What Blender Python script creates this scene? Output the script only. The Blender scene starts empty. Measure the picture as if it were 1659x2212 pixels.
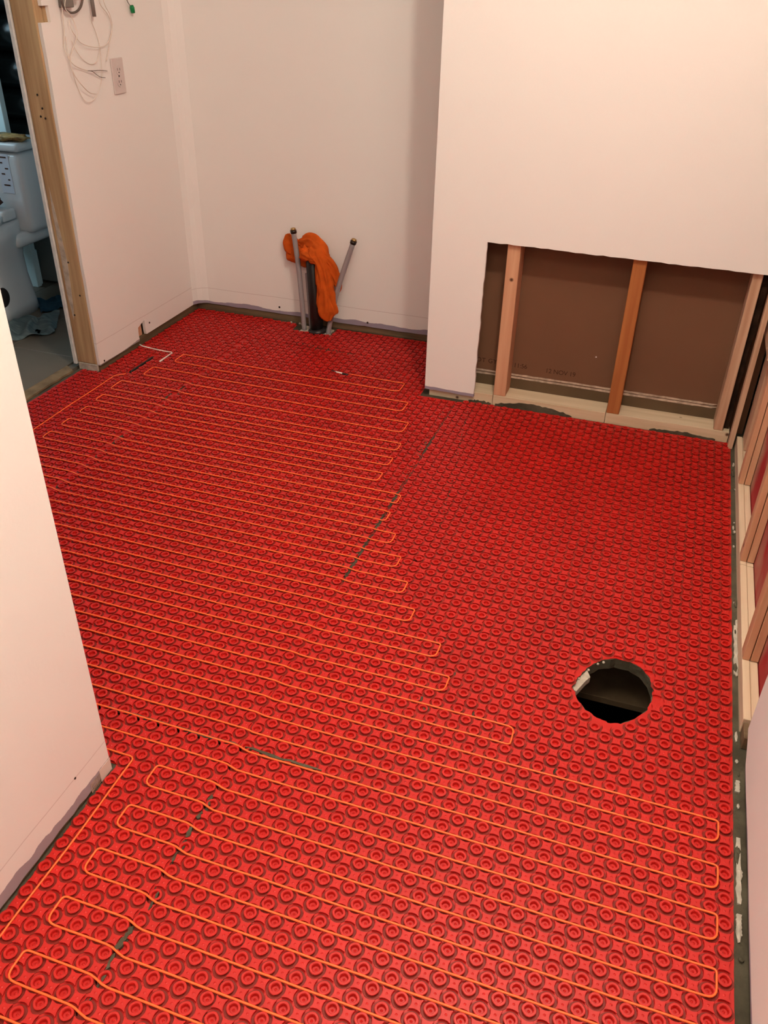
import bpy, bmesh, math, random
from mathutils import Vector, Matrix, noise
from mathutils.geometry import tessellate_polygon
random.seed(7)
R = random.random
SC = bpy.context.scene
COL = SC.collection

# ---------------------------------------------------------------- camera
CH = 1.36
cam_d = bpy.data.cameras.new('camera')
cam = bpy.data.objects.new('camera', cam_d)
COL.objects.link(cam)
rt = Vector((0.94626525, 0.32281177, 0.01935564))
dn = Vector((0.19146251, -0.51099274, -0.83799077))
fw = Vector((-0.26062269, 0.79666743, -0.54534102))
m = Matrix((rt, -dn, -fw)).transposed().to_4x4()
m.translation = Vector((0, 0, CH))
cam.matrix_world = m
cam_d.sensor_fit = 'VERTICAL'
cam_d.sensor_height = 24.0
cam_d.lens = 1829.47 / 2212 * 24.0
cam_d.clip_start = 0.02
SC.camera = cam

# ---------------------------------------------------------------- world, lights, exposure
w = bpy.data.worlds.new('world'); SC.world = w; w.use_nodes = True
bg = w.node_tree.nodes['Background']
bg.inputs[0].default_value = (1.0, 0.86, 0.72, 1); bg.inputs[1].default_value = 0.15
SC.view_settings.view_transform = 'Standard'
SC.view_settings.look = 'None'
SC.view_settings.exposure = 0.46
SC.view_settings.gamma = 1.0
SC.view_settings.use_curve_mapping = False
SC.cycles.max_bounces = 8
SC.cycles.diffuse_bounces = 6


def light(name, kind, loc, power, color, size=0.1, target=None, size_y=None):
    d = bpy.data.lights.new(name, kind); d.energy = power; d.color = color
    if kind == 'POINT':
        d.shadow_soft_size = size
    else:
        d.size = size
        if size_y:
            d.shape = 'RECTANGLE'; d.size_y = size_y
    o = bpy.data.objects.new(name, d); COL.objects.link(o); o.location = loc
    if target is not None:
        o.rotation_euler = (Vector(target) - Vector(loc)).to_track_quat('-Z', 'Y').to_euler()
    return o


WARM = (1.0, 0.88, 0.72)
light('ceiling_lamp', 'POINT', (-0.10, 1.42, 2.28), 39, WARM, 0.05)
light('hall_fill', 'AREA', (-0.30, 0.10, 2.36), 9.5, WARM, 0.5, (-0.4, 0.6, 0))  # added soft fill behind the camera, not a known fixture
light('bathroom_daylight', 'AREA', (-3.75, 2.35, 1.75), 11, (0.55, 0.84, 1.0), 0.8, (-2.6, 3.0, 0.5), 1.0)

# ---------------------------------------------------------------- materials
def mat(name, color, rough=0.6, spec=0.4, var=0.0, scale=8.0, bump=0.0, bscale=60.0, metal=0.0, color2=None, stretch=None):
    m = bpy.data.materials.new(name); m.use_nodes = True
    nt = m.node_tree; b = nt.nodes['Principled BSDF']
    b.inputs['Roughness'].default_value = rough
    b.inputs['Specular IOR Level'].default_value = spec
    b.inputs['Metallic'].default_value = metal
    b.inputs['Base Color'].default_value = (*color, 1)
    tc = nt.nodes.new('ShaderNodeTexCoord')
    mp = nt.nodes.new('ShaderNodeMapping')
    nt.links.new(tc.outputs['Object'], mp.inputs[0])
    if stretch: mp.inputs['Scale'].default_value = stretch
    if var > 0 or color2:
        n = nt.nodes.new('ShaderNodeTexNoise'); n.inputs['Scale'].default_value = scale
        n.inputs['Detail'].default_value = 5
        nt.links.new(mp.outputs[0], n.inputs['Vector'])
        r = nt.nodes.new('ShaderNodeValToRGB')
        c2 = color2 or tuple(max(0, c * (1 - var)) for c in color)
        r.color_ramp.elements[0].position = 0.35; r.color_ramp.elements[1].position = 0.65
        r.color_ramp.elements[0].color = (*c2, 1); r.color_ramp.elements[1].color = (*color, 1)
        nt.links.new(n.outputs['Fac'], r.inputs[0]); nt.links.new(r.outputs[0], b.inputs['Base Color'])
    if bump > 0:
        n2 = nt.nodes.new('ShaderNodeTexNoise'); n2.inputs['Scale'].default_value = bscale
        n2.inputs['Detail'].default_value = 4
        nt.links.new(mp.outputs[0], n2.inputs['Vector'])
        bp = nt.nodes.new('ShaderNodeBump'); bp.inputs['Strength'].default_value = bump
        bp.inputs['Distance'].default_value = 0.01
        nt.links.new(n2.outputs['Fac'], bp.inputs['Height']); nt.links.new(bp.outputs[0], b.inputs['Normal'])
    return m


def wood(name, c1, c2, axis=2, knots=True):
    """sawn timber, grain running along one axis"""
    st = [60, 60, 60]; st[axis] = 2.5
    m = mat(name, c1, 0.75, 0.2, color2=c2, scale=1.0, stretch=tuple(st), bump=0.08, bscale=1.5)
    if knots:
        nt = m.node_tree; b = nt.nodes['Principled BSDF']
        src = b.inputs['Base Color'].links[0].from_socket
        tc = nt.nodes.new('ShaderNodeTexCoord')
        v = nt.nodes.new('ShaderNodeTexVoronoi'); v.inputs['Scale'].default_value = 9
        nt.links.new(tc.outputs['Object'], v.inputs['Vector'])
        r = nt.nodes.new('ShaderNodeValToRGB')
        r.color_ramp.elements[0].position = 0.035; r.color_ramp.elements[0].color = (0, 0, 0, 1)
        r.color_ramp.elements[1].position = 0.08; r.color_ramp.elements[1].color = (1, 1, 1, 1)
        nt.links.new(v.outputs['Distance'], r.inputs[0])
        mx = nt.nodes.new('ShaderNodeMix'); mx.data_type = 'RGBA'
        nt.links.new(r.outputs[0], mx.inputs['Factor'])
        mx.inputs['A'].default_value = (0.10, 0.04, 0.02, 1)
        nt.links.new(src, mx.inputs['B']); nt.links.new(mx.outputs['Result'], b.inputs['Base Color'])
    return m


def wall_mat(name, base, raw, thr, wob=0.012, wscale=9.0, line_z=None):
    """primer-white drywall with an unpainted raw strip along its bottom edge"""
    m = mat(name, base, 0.62, 0.25, bump=0.04, bscale=120)
    nt = m.node_tree; b = nt.nodes['Principled BSDF']
    tc = nt.nodes.new('ShaderNodeTexCoord')
    sx = nt.nodes.new('ShaderNodeSeparateXYZ'); nt.links.new(tc.outputs['Object'], sx.inputs[0])
    n = nt.nodes.new('ShaderNodeTexNoise'); n.inputs['Scale'].default_value = wscale; n.inputs['Detail'].default_value = 8
    nt.links.new(tc.outputs['Object'], n.inputs['Vector'])
    ma = nt.nodes.new('ShaderNodeMath'); ma.operation = 'MULTIPLY_ADD'
    nt.links.new(n.outputs['Fac'], ma.inputs[0]); ma.inputs[1].default_value = wob * 4; ma.inputs[2].default_value = thr - wob * 2
    lt = nt.nodes.new('ShaderNodeMath'); lt.operation = 'LESS_THAN'
    nt.links.new(sx.outputs['Z'], lt.inputs[0]); nt.links.new(ma.outputs[0], lt.inputs[1])
    mx = nt.nodes.new('ShaderNodeMix'); mx.data_type = 'RGBA'
    nt.links.new(lt.outputs[0], mx.inputs['Factor'])
    mx.inputs['A'].default_value = (*base, 1); mx.inputs['B'].default_value = (*raw, 1)
    out = mx.outputs['Result']
    if line_z:
        # faint ridge of old caulk where a baseboard once ended
        s1 = nt.nodes.new('ShaderNodeMath'); s1.operation = 'MULTIPLY_ADD'
        nt.links.new(n.outputs['Fac'], s1.inputs[0]); s1.inputs[1].default_value = 0.006; s1.inputs[2].default_value = -line_z - 0.003
        s0 = nt.nodes.new('ShaderNodeMath'); s0.operation = 'ADD'
        nt.links.new(sx.outputs['Z'], s0.inputs[0]); nt.links.new(s1.outputs[0], s0.inputs[1])
        s2 = nt.nodes.new('ShaderNodeMath'); s2.operation = 'ABSOLUTE'; nt.links.new(s0.outputs[0], s2.inputs[0])
        s3 = nt.nodes.new('ShaderNodeMath'); s3.operation = 'LESS_THAN'; nt.links.new(s2.outputs[0], s3.inputs[0]); s3.inputs[1].default_value = 0.0012
        m2 = nt.nodes.new('ShaderNodeMix'); m2.data_type = 'RGBA'
        nt.links.new(s3.outputs[0], m2.inputs['Factor']); nt.links.new(out, m2.inputs['A'])
        m2.inputs['B'].default_value = (base[0] * .8, base[1] * .76, base[2] * .76, 1)
        out = m2.outputs['Result']
    nt.links.new(out, b.inputs['Base Color'])
    return m


WALLC = (0.83, 0.82, 0.80)
RAW = (0.30, 0.27, 0.34)
M_back = wall_mat('paint_back', WALLC, RAW, 0.050, 0.010, 6, 0.105)
M_left = wall_mat('paint_left', WALLC, (0.34, 0.30, 0.30), 0.030, 0.006, 8, 0.115)
M_chase = wall_mat('paint_chase', WALLC, RAW, 0.040, 0.003, 9)
M_right = wall_mat('paint_right', WALLC, RAW, 0.034, 0.006, 3)
M_near = wall_mat('paint_near', WALLC, (0.34, 0.30, 0.34), 0.038, 0.011, 14, 0.085)
M_plain = mat('paint_plain', WALLC, 0.7, 0.2)
M_gyp = mat('gypsum_edge', (0.62, 0.60, 0.57), 0.95, 0.1, var=0.35, scale=90, bump=0.3, bscale=150)
M_red = mat('red_plastic', (0.53, 0.013, 0.009), 0.44, 0.38, var=0.12, scale=5, bump=0.0)
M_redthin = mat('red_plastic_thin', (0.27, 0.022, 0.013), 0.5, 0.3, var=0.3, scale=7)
M_cable = mat('orange_jacket', (0.95, 0.155, 0.035), 0.45, 0.4)
M_lead = mat('white_jacket', (0.80, 0.72, 0.66), 0.45, 0.4)
M_mortar = mat('thinset', (0.105, 0.092, 0.062), 0.95, 0.1, var=0.45, scale=14, bump=0.4, bscale=60)
M_plaster = mat('plaster', (0.55, 0.50, 0.42), 0.95, 0.1, var=0.3, scale=40, bump=0.4, bscale=80)
M_studx = wood('pine_upright', (0.52, 0.27, 0.155), (0.62, 0.36, 0.22), 2)
M_studo = wood('pine_orange', (0.34, 0.115, 0.035), (0.42, 0.16, 0.05), 2)
M_stude = wood('pine_pale_upright', (0.60, 0.40, 0.27), (0.46, 0.27, 0.17), 2)
M_jamb = wood('jamb_wood', (0.50, 0.36, 0.20), (0.36, 0.23, 0.12), 2)
M_platex = wood('pine_plate', (0.66, 0.54, 0.38), (0.56, 0.44, 0.29), 0)
M_platey = wood('pine_plate_side', (0.70, 0.56, 0.40), (0.58, 0.44, 0.30), 1)
M_sole = wood('weathered_plate', (0.19, 0.125, 0.07), (0.12, 0.08, 0.045), 0, False)
M_soley = wood('weathered_plate_side', (0.17, 0.115, 0.065), (0.11, 0.075, 0.04), 1, False)
M_bark = mat('bark', (0.035, 0.017, 0.010), 0.95, 0.1, var=0.6, scale=20, bump=0.6, bscale=40)
M_kraft = mat('kraft_paper', (0.175, 0.088, 0.050), 0.85, 0.15, var=0.1, scale=3)
M_kraft2 = mat('kraft_dark', (0.125, 0.083, 0.047), 0.9, 0.1, var=0.2, scale=6)
M_torn = mat('torn_edge', (0.55, 0.42, 0.33), 0.95, 0.1, var=0.4, scale=60)
M_ink = mat('ink', (0.055, 0.022, 0.012), 0.8, 0.1)
M_black = mat('black_abs', (0.010, 0.008, 0.008), 0.38, 0.5)
M_pex = mat('grey_pex', (0.30, 0.28, 0.29), 0.45, 0.4)
M_brass = mat('brass', (0.45, 0.30, 0.13), 0.35, 0.5, metal=0.9)
M_crimp = mat('crimp', (0.03, 0.02, 0.015), 0.4, 0.5, metal=0.5)
M_rag = mat('orange_rag', (0.62, 0.105, 0.012), 0.9, 0.1, var=0.18, scale=30, bump=0.15, bscale=300)
M_white = mat('white_plastic', (0.62, 0.55, 0.53), 0.4, 0.4)
M_slot = mat('slot_black', (0.02, 0.015, 0.015), 0.6, 0.2)
M_green = mat('green_nut', (0.0, 0.22, 0.06), 0.4, 0.4)
M_wire = mat('wire_pale', (0.74, 0.67, 0.60), 0.5, 0.3)
M_wired = mat('wire_grey', (0.13, 0.10, 0.085), 0.5, 0.3)
M_steel = mat('galvanised', (0.22, 0.20, 0.18), 0.5, 0.4, metal=0.4)
M_porc = mat('porcelain', (0.62, 0.66, 0.68), 0.12, 0.6)
M_sticker = mat('sticker', (0.55, 0.60, 0.68), 0.7, 0.2)
M_tile = mat('grey_tile', (0.15, 0.125, 0.095), 0.4, 0.4, var=0.2, scale=3)
M_grout = mat('grout', (0.14, 0.12, 0.095), 0.9, 0.1)
M_dust = mat('dusty_threshold', (0.27, 0.19, 0.11), 0.95, 0.1, var=0.4, scale=20)
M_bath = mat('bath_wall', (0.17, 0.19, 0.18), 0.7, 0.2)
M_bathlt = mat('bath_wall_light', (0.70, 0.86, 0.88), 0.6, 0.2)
M_bag = mat('black_plastic_bag', (0.012, 0.018, 0.020), 0.25, 0.6, bump=0.3, bscale=9)
M_towg = mat('grey_towel', (0.30, 0.40, 0.42), 0.95, 0.1, var=0.35, scale=9, stretch=(1, 9, 1))
M_towb = mat('blue_towel', (0.05, 0.13, 0.20), 0.95, 0.1, var=0.3, scale=20)
M_packet = mat('gold_packet', (0.50, 0.33, 0.12), 0.5, 0.4, var=0.7, scale=40)
M_brown = mat('brown_item', (0.11, 0.05, 0.04), 0.8, 0.2, var=0.5, scale=30)
M_screw = mat('screw_black', (0.02, 0.015, 0.012), 0.5, 0.3)
M_under = mat('subfloor', (0.28, 0.19, 0.11), 0.9, 0.1, var=0.3, scale=12)
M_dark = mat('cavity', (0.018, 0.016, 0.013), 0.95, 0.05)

# backing board of the right wall: brown board with blotchy red patches
M_redboard = mat('red_blotched_board', (0.44, 0.25, 0.17), 0.7, 0.2)
_nt = M_redboard.node_tree; _b = _nt.nodes['Principled BSDF']
_tc = _nt.nodes.new('ShaderNodeTexCoord'); _mp = _nt.nodes.new('ShaderNodeMapping'); _mp.inputs['Scale'].default_value = (1, 2.2, 1.6)
_mp.inputs['Location'].default_value = (0, 0.35, 0.1)
_n = _nt.nodes.new('ShaderNodeTexNoise'); _n.inputs['Scale'].default_value = 1.5; _n.inputs['Detail'].default_value = 6
_r = _nt.nodes.new('ShaderNodeValToRGB')
_r.color_ramp.elements[0].position = 0.44; _r.color_ramp.elements[0].color = (0.44, 0.25, 0.17, 1)
_r.color_ramp.elements[1].position = 0.56; _r.color_ramp.elements[1].color = (0.40, 0.025, 0.03, 1)
_nt.links.new(_tc.outputs['Object'], _mp.inputs[0]); _nt.links.new(_mp.outputs[0], _n.inputs['Vector'])
_nt.links.new(_n.outputs['Fac'], _r.inputs[0]); _nt.links.new(_r.outputs[0], _b.inputs['Base Color'])


# ---------------------------------------------------------------- helpers
def link(name, me, mats, parent=None):
    o = bpy.data.objects.new(name, me); COL.objects.link(o)
    if not isinstance(mats, (list, tuple)): mats = [mats]
    if len(me.materials) == 0:
        for x in mats: me.materials.append(x)
    if parent is not None: o.parent = parent
    return o


def obj(name, bm, mats, parent=None, smooth=False):
    me = bpy.data.meshes.new(name)
    bmesh.ops.recalc_face_normals(bm, faces=bm.faces)
    if smooth:
        for f in bm.faces: f.smooth = True
    bm.to_mesh(me); bm.free()
    return link(name, me, mats, parent)


def tag(o, label, cat, group=None, kind=None):
    if kind: o['kind'] = kind
    if label: o['label'] = label
    if cat: o['category'] = cat
    if group: o['group'] = group
    return o


def struct(o, label=None, cat=None):
    o['kind'] = 'structure'
    if label: o['label'] = label
    if cat: o['category'] = cat
    return o


def empty(name, loc=(0, 0, 0)):
    o = bpy.data.objects.new(name, None); COL.objects.link(o); o.location = loc
    o.empty_display_size = 0.05
    return o


def reparent(o, p):
    o.parent = p; o.matrix_parent_inverse = Matrix.Translation(-Vector(p.location))
    return o


def box(bm, x0, x1, y0, y1, z0, z1, bev=0.0, seg=1):
    mt = Matrix.Translation(((x0 + x1) / 2, (y0 + y1) / 2, (z0 + z1) / 2)) @ Matrix.Diagonal((x1 - x0, y1 - y0, z1 - z0, 1))
    r = bmesh.ops.create_cube(bm, size=1, matrix=mt)
    if bev > 0:
        es = list({e for v in r['verts'] for e in v.link_edges})
        bmesh.ops.bevel(bm, geom=es, offset=bev, segments=seg, affect='EDGES', profile=0.5)


def boxobj(name, dims, mats, parent=None, bev=0.0015, seg=1, smooth=False):
    bm = bmesh.new(); box(bm, *dims, bev=bev, seg=seg)
    return obj(name, bm, mats, parent, smooth)


def prism(bm, pts, fn, d0, d1):
    """extrude 2D outline (may be concave); fn(u,v,d)->xyz"""
    a = [bm.verts.new(fn(u, v, d0)) for u, v in pts]
    b = [bm.verts.new(fn(u, v, d1)) for u, v in pts]
    n = len(pts)
    bm.faces.new(a); bm.faces.new(list(reversed(b)))
    for i in range(n):
        bm.faces.new((a[i], b[i], b[(i + 1) % n], a[(i + 1) % n]))


def slab(bm, loops, z0, z1):
    """flat slab with holes; loops[0] outline, others holes"""
    tris = tessellate_polygon([[Vector((x, y, 0)) for x, y in lp] for lp in loops])
    flat = [p for lp in loops for p in lp]
    top = [bm.verts.new((x, y, z1)) for x, y in flat]
    bot = [bm.verts.new((x, y, z0)) for x, y in flat]
    for t in tris:
        try:
            bm.faces.new([top[i] for i in t]); bm.faces.new([bot[i] for i in reversed(t)])
        except ValueError:
            pass
    k = 0
    for lp in loops:
        n = len(lp)
        for i in range(n):
            a, b2 = k + i, k + (i + 1) % n
            bm.faces.new((top[a], top[b2], bot[b2], bot[a]))
        k += n


def wobble(p, q, step, amp, sub=0):
    """points from p to q (excl. q), jittered sideways"""
    p = Vector(p); q = Vector(q); L = (q - p).length; n = max(1, int(L / step))
    d = (q - p).normalized(); nrm = Vector((-d.y, d.x))
    out = [tuple(p)]
    for i in range(1, n):
        t = i / n
        out.append(tuple(p + (q - p) * t + nrm * (R() - 0.5) * 2 * amp))
    return out


def tube(bm, pts, rad, seg=8, caps=True):
    pts = [Vector(p) for p in pts]; n = len(pts); rings = []
    up = Vector((0, 0, 1)); prev = None
    for i, p in enumerate(pts):
        t = (pts[min(i + 1, n - 1)] - pts[max(i - 1, 0)])
        if t.length < 1e-9: t = Vector((0, 0, 1))
        t.normalize()
        if prev is None:
            a = t.cross(up)
            if a.length < 0.1: a = t.cross(Vector((1, 0, 0)))
        else:
            a = prev - t * prev.dot(t)
            if a.length < 1e-4: a = t.cross(up)
        a.normalize(); prev = a; b = t.cross(a)
        r = rad[i] if isinstance(rad, (list, tuple)) else rad
        rings.append([bm.verts.new(p + (a * math.cos(k * 2 * math.pi / seg) + b * math.sin(k * 2 * math.pi / seg)) * r) for k in range(seg)])
    for i in range(n - 1):
        for k in range(seg):
            bm.faces.new((rings[i][k], rings[i][(k + 1) % seg], rings[i + 1][(k + 1) % seg], rings[i + 1][k]))
    if caps:
        bm.faces.new(rings[0]); bm.faces.new(list(reversed(rings[-1])))


def tubeobj(name, pts, rad, mats, parent=None, seg=8):
    bm = bmesh.new(); tube(bm, pts, rad, seg)
    return obj(name, bm, mats, parent, True)


def bez(pts, n=10):
    """Catmull-Rom through the points"""
    P = [Vector(p) for p in pts]; P = [P[0]] + P + [P[-1]]; out = []
    for i in range(1, len(P) - 2):
        a, b, c, d = P[i - 1], P[i], P[i + 1], P[i + 2]
        for k in range(n):
            t = k / n
            out.append(0.5 * ((2 * b) + (c - a) * t + (2 * a - 5 * b + 4 * c - d) * t * t + (3 * b - a - 3 * c + d) * t ** 3))
    out.append(P[-2])
    return out


# ================================================================ SETTING
XL, YB, YC = -2.0, 3.312, 2.795          # left wall face, back wall face, boxed-out wall face
XN, YN = -0.853, 0.905                   # near-left wall face and end
XR = 0.338                               # right wall drywall face
ZC = 2.44
hole = [(-0.021, 1.455), (-0.012, 1.487), (0.004, 1.525), (0.03, 1.562), (0.062, 1.580), (0.095, 1.580), (0.121, 1.568), (0.143, 1.540), (0.152, 1.502),
        (0.150, 1.465), (0.144, 1.438), (0.122, 1.402), (0.093, 1.377), (0.068, 1.371), (0.044, 1.376), (0.018, 1.393), (-0.004, 1.419)]
hole = list(reversed(hole))
def rough_loop(lp, n, amp):
    out = []
    for i, p in enumerate(lp):
        q = lp[(i + 1) % len(lp)]
        for k in range(n):
            t = k / n
            out.append((p[0] + (q[0] - p[0]) * t + (R() - .5) * amp, p[1] + (q[1] - p[1]) * t + (R() - .5) * amp))
    return out
hole_floor = rough_loop(hole, 3, 0.003)
bm = bmesh.new()
slab(bm, [[(-2.10, -0.8), (0.45, -0.8), (0.45, 3.45), (-2.10, 3.45)], hole_floor], -0.028, 0.0)
floor = struct(obj('floor', bm, M_mortar), 'grey thinset mortar subfloor under the red membrane', 'floor')
# cavity below the cut-out
bm = bmesh.new()
box(bm, -0.35, 0.45, 1.16, 1.20, -0.40, -0.03); box(bm, -0.35, 0.45, 1.95, 1.99, -0.40, -0.03)
box(bm, -0.39, -0.35, 1.16, 1.99, -0.40, -0.03); box(bm, 0.40, 0.44, 1.16, 1.99, -0.40, -0.03)
obj('joist', bm, M_under, floor)
boxobj('board_or_void_below', (-0.40, 0.45, 1.655, 2.0, -0.22, -0.20), M_under, floor)
boxobj('board_or_void_below', (-0.40, 0.45, 1.15, 2.0, -0.42, -0.40), M_dark, floor)  # near-black board standing in for the unlit depth of the void
# broken plywood edge at the left tip of the hole
bm = bmesh.new(); prism(bm, [(-0.024, 1.452), (-0.010, 1.449), (0.006, 1.490), (0.014, 1.505), (0.004, 1.526), (-0.013, 1.490)], lambda u, v, d: (u, v, d), -0.022, -0.006)
obj('broken_plywood_edge', bm, M_plaster, floor)
bm = bmesh.new(); 
for x, y in [(-0.012, 1.492), (0.006, 1.528), (0.024, 1.556), (0.036, 1.566)]:
    bmesh.ops.create_icosphere(bm, subdivisions=1, radius=0.0035, matrix=Matrix.Translation((x + .001, y - 0.003, -0.004)))
obj('plaster_crumb', bm, M_plaster, floor)['kind'] = 'stuff'

ceiling = struct(boxobj('ceiling', (-4.3, 0.6, -0.9, 4.0, ZC, ZC + 0.05), M_plain, bev=0), 'white ceiling above the frame', 'ceiling')

# --- back wall
bm = bmesh.new()
pts = [(0.45, 0.028)] + wobble((-0.766, 0.028), (XL - .013, 0.034), 0.03, 0.0016) + [(XL - .013, 0.034), (XL - .013, ZC), (0.45, ZC)]
prism(bm, pts, lambda u, v, d: (u, d, v), YB, YB + 0.0127)
wall_back = struct(obj('wall_back', bm, [M_back]), 'white primed back wall with raw purple strip at its bottom', 'wall')
boxobj('sole_plate', (XL - 0.013, -0.745, YB + 0.006, YB + 0.095, 0, 0.030), M_sole, wall_back)
# rounded taping compound in the corner
bm = bmesh.new()
prof = [(XL, YB)] + [(XL + 0.055 * (1 - math.sin(a)), YB - 0.055 * (1 - math.cos(a))) for a in [i * math.pi / 2 / 8 for i in range(9)]]
prof = [(XL, YB), (XL, YB - 0.05), (XL + 0.012, YB - 0.026), (XL + 0.03, YB - 0.011), (XL + 0.055, YB)]
prism(bm, prof, lambda u, v, d: (u, v, d), 0.036, ZC)
obj('corner_compound', bm, M_back, wall_back, False)
def screw(parent, loc, axis, r=0.0045):
    mt = Matrix.Translation(loc) @ (Matrix.Rotation(math.pi / 2, 4, 'Y') if axis == 'X' else Matrix.Rotation(math.pi / 2, 4, 'X'))
    bm = bmesh.new(); bmesh.ops.create_cone(bm, cap_ends=True, segments=10, radius1=r, radius2=r, depth=0.002, matrix=mt)
    return obj('drywall_screw', bm, M_screw, parent)
screw(wall_back, (-1.594, YB, 0.062), 'Y'); screw(wall_back, (-1.178, YB, 0.048), 'Y'); 

# --- left wall (white drywall beside the doorway)
bm = bmesh.new()
pts = ([(YB, 0.036)] + wobble((2.876, 0.036), (2.872, 0.074), 0.008, 0.0012) + [(2.872, 0.098), (2.845, 0.090)] +
       wobble((2.822, 0.082), (2.820, 0.026), 0.008, 0.0015) + wobble((2.820, 0.026), (2.545, 0.026), 0.03, 0.001) +
       wobble((2.545, 0.026), (2.548, 1.176), 0.03, 0.0012) + [(2.548, 1.176), (2.598, 1.176), (2.596, 1.222), (2.565, 1.222), (2.560, ZC), (YB, ZC)])
prism(bm, pts, lambda u, v, d: (d, u, v), XL, XL - 0.0127)
wall_left = struct(obj('wall_left', bm, [M_left]), 'white primed left wall beside the open doorway', 'wall')
boxobj('sole_plate', (-2.103, XL - 0.008, 2.548, YB, 0, 0.036), M_soley, wall_left)
boxobj('trim_plate_block', (-2.098, XL - 0.012, 2.541, 2.56, 0, 0.028), M_plaster, wall_left)
boxobj('jamb_stud', (-2.1015, XL - 0.0135, 2.543, 2.581, 0.028, ZC), M_jamb, wall_left, 0.004, 2)
boxobj('jamb_stud', (-2.1015, XL - 0.0135, 2.583, 2.621, 0.036, ZC), M_jamb, wall_left)
boxobj('stud', (-2.1015, XL - 0.0135, 2.826, 2.864, 0.036, ZC), M_studx, wall_left)
boxobj('drywall_edge_strip', (-2.118, -2.103, 2.538, 3.45, 0.02, ZC), mat('edge_white', (0.66, 0.70, 0.70), 0.9, 0.1, var=0.12, scale=60), wall_left)
for y, z in [(2.573, 0.036), (2.905, 0.075)]:
    screw(wall_left, (XL, y, z), 'X', 0.004)
for x, z in [(-2.05, 0.93), (-2.06, 0.97), (-2.045, 0.90), (-2.062, 0.905), (-2.06, 0.42), (-2.035, 0.30), (-2.075, 0.22)]:
    bm = bmesh.new(); bmesh.ops.create_cone(bm, cap_ends=True, segments=8, radius1=0.004, radius2=0.003, depth=0.002,
                                            matrix=Matrix.Translation((x, 2.5425, z)) @ Matrix.Rotation(math.pi / 2, 4, 'X'))
    obj('nail_head', bm, M_screw, wall_left)
# smeared compound on the jamb
bm = bmesh.new()
sm = [(-2.084, 0.20), (-2.074, 0.24), (-2.069, 0.33), (-2.064, 0.42), (-2.068, 0.52), (-2.076, 0.60), (-2.084, 0.68), (-2.089, 0.60), (-2.088, 0.45), (-2.091, 0.30)]
prism(bm, [(u + (R() - .5) * .004, v) for u, v in sm], lambda u, v, d: (u, d, v), 2.5432, 2.5424)
obj('compound_smear', bm, M_plaster, wall_left)

# --- boxed-out wall with the cut-open bay
bm = bmesh.new()
pts = ([(-0.766, 0.030)] + wobble((-0.766, 0.030), (-0.580, 0.026), 0.02, 0.0015) + wobble((-0.580, 0.026), (-0.577, 0.588), 0.02, 0.0014) +
       wobble((-0.577, 0.588), (0.337, 0.581), 0.022, 0.0016) + [(0.337, 0.581), (0.337, ZC), (-0.766, ZC)])
prism(bm, pts[1:], lambda u, v, d: (u, d, v), YC, YC + 0.0127)
wall_mid = struct(obj('wall_centre', bm, [M_chase]), 'white boxed-out wall with a rectangular opening cut along its bottom', 'wall')
bm = bmesh.new(); box(bm, -0.766, -0.7533, YC + 0.0127, YB - 0.001, 0.03, ZC); obj('side_drywall', bm, M_chase, wall_mid)
boxobj('stud', (-0.7525, -0.7145, 2.809, 2.897, 0.04, ZC), M_studx, wall_mid)
boxobj('sole_plate', (-0.752, -0.512, 2.809, 2.897, 0, 0.040), M_platex, wall_mid, 0.001)
boxobj('sole_plate', (-0.5105, -0.106, 2.809, 2.897, 0, 0.040), M_platex, wall_mid, 0.001)
boxobj('sole_plate', (-0.1045, 0.309, 2.809, 2.897, 0, 0.040), M_platex, wall_mid, 0.001)
boxobj('stud', (-0.510, -0.466, 2.809, 2.895, 0.0405, ZC), M_studx, wall_mid, 0.002)
o = boxobj('stud', (-0.104, -0.061, 2.809, 2.895, 0.0405, ZC), M_studo, wall_mid, 0.002); o['label'] = 'orange-stained middle stud'
boxobj('stud', (0.256, 0.286, 2.811, 2.895, 0.0405, ZC), M_stude, wall_mid, 0.002)
bm = bmesh.new()
pts = [(0.287, 0.0405)] + wobble((0.306, 0.0405), (0.309, ZC), 0.03, 0.003) + [(0.309, ZC)] + wobble((0.287, ZC), (0.287, 0.05), 0.2, 0)
prism(bm, pts, lambda u, v, d: (u, d, v), 2.835, 2.895)
o = obj('stud', bm, M_bark, wall_mid); o['label'] = 'dark bark-edged stud in the corner'
boxobj('corner_strip', (0.310, 0.326, 2.765, 2.800, 0.001, ZC), M_stude, wall_mid, 0.001)
bp = boxobj('back_panel', (-0.7525, 0.36, 2.8975, 2.910, 0.0, ZC), M_kraft, wall_mid, 0)
bm = bmesh.new(); box(bm, -0.752, 0.258, 2.8935, 2.8974, 0.0405, 0.080); obj('bottom_rail', bm, M_kraft2, bp)
for zz, d in [(0.0805, 0.0050), (0.0905, 0.003)]:
    bm = bmesh.new()
    pts = wobble((-0.752, zz), (0.258, zz), 0.02, 0.0008) + wobble((0.258, zz + 0.006), (-0.752, zz + 0.006), 0.02, 0.0008)
    prism(bm, pts, lambda u, v, d2: (u, d2, v), 2.8975 - d, 2.8974); obj('torn_paper_edge', bm, M_torn, bp)
boxobj('outer_board', (-0.9, 0.45, 3.40, 3.45, 0, ZC), M_dark, wall_mid, 0)

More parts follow.
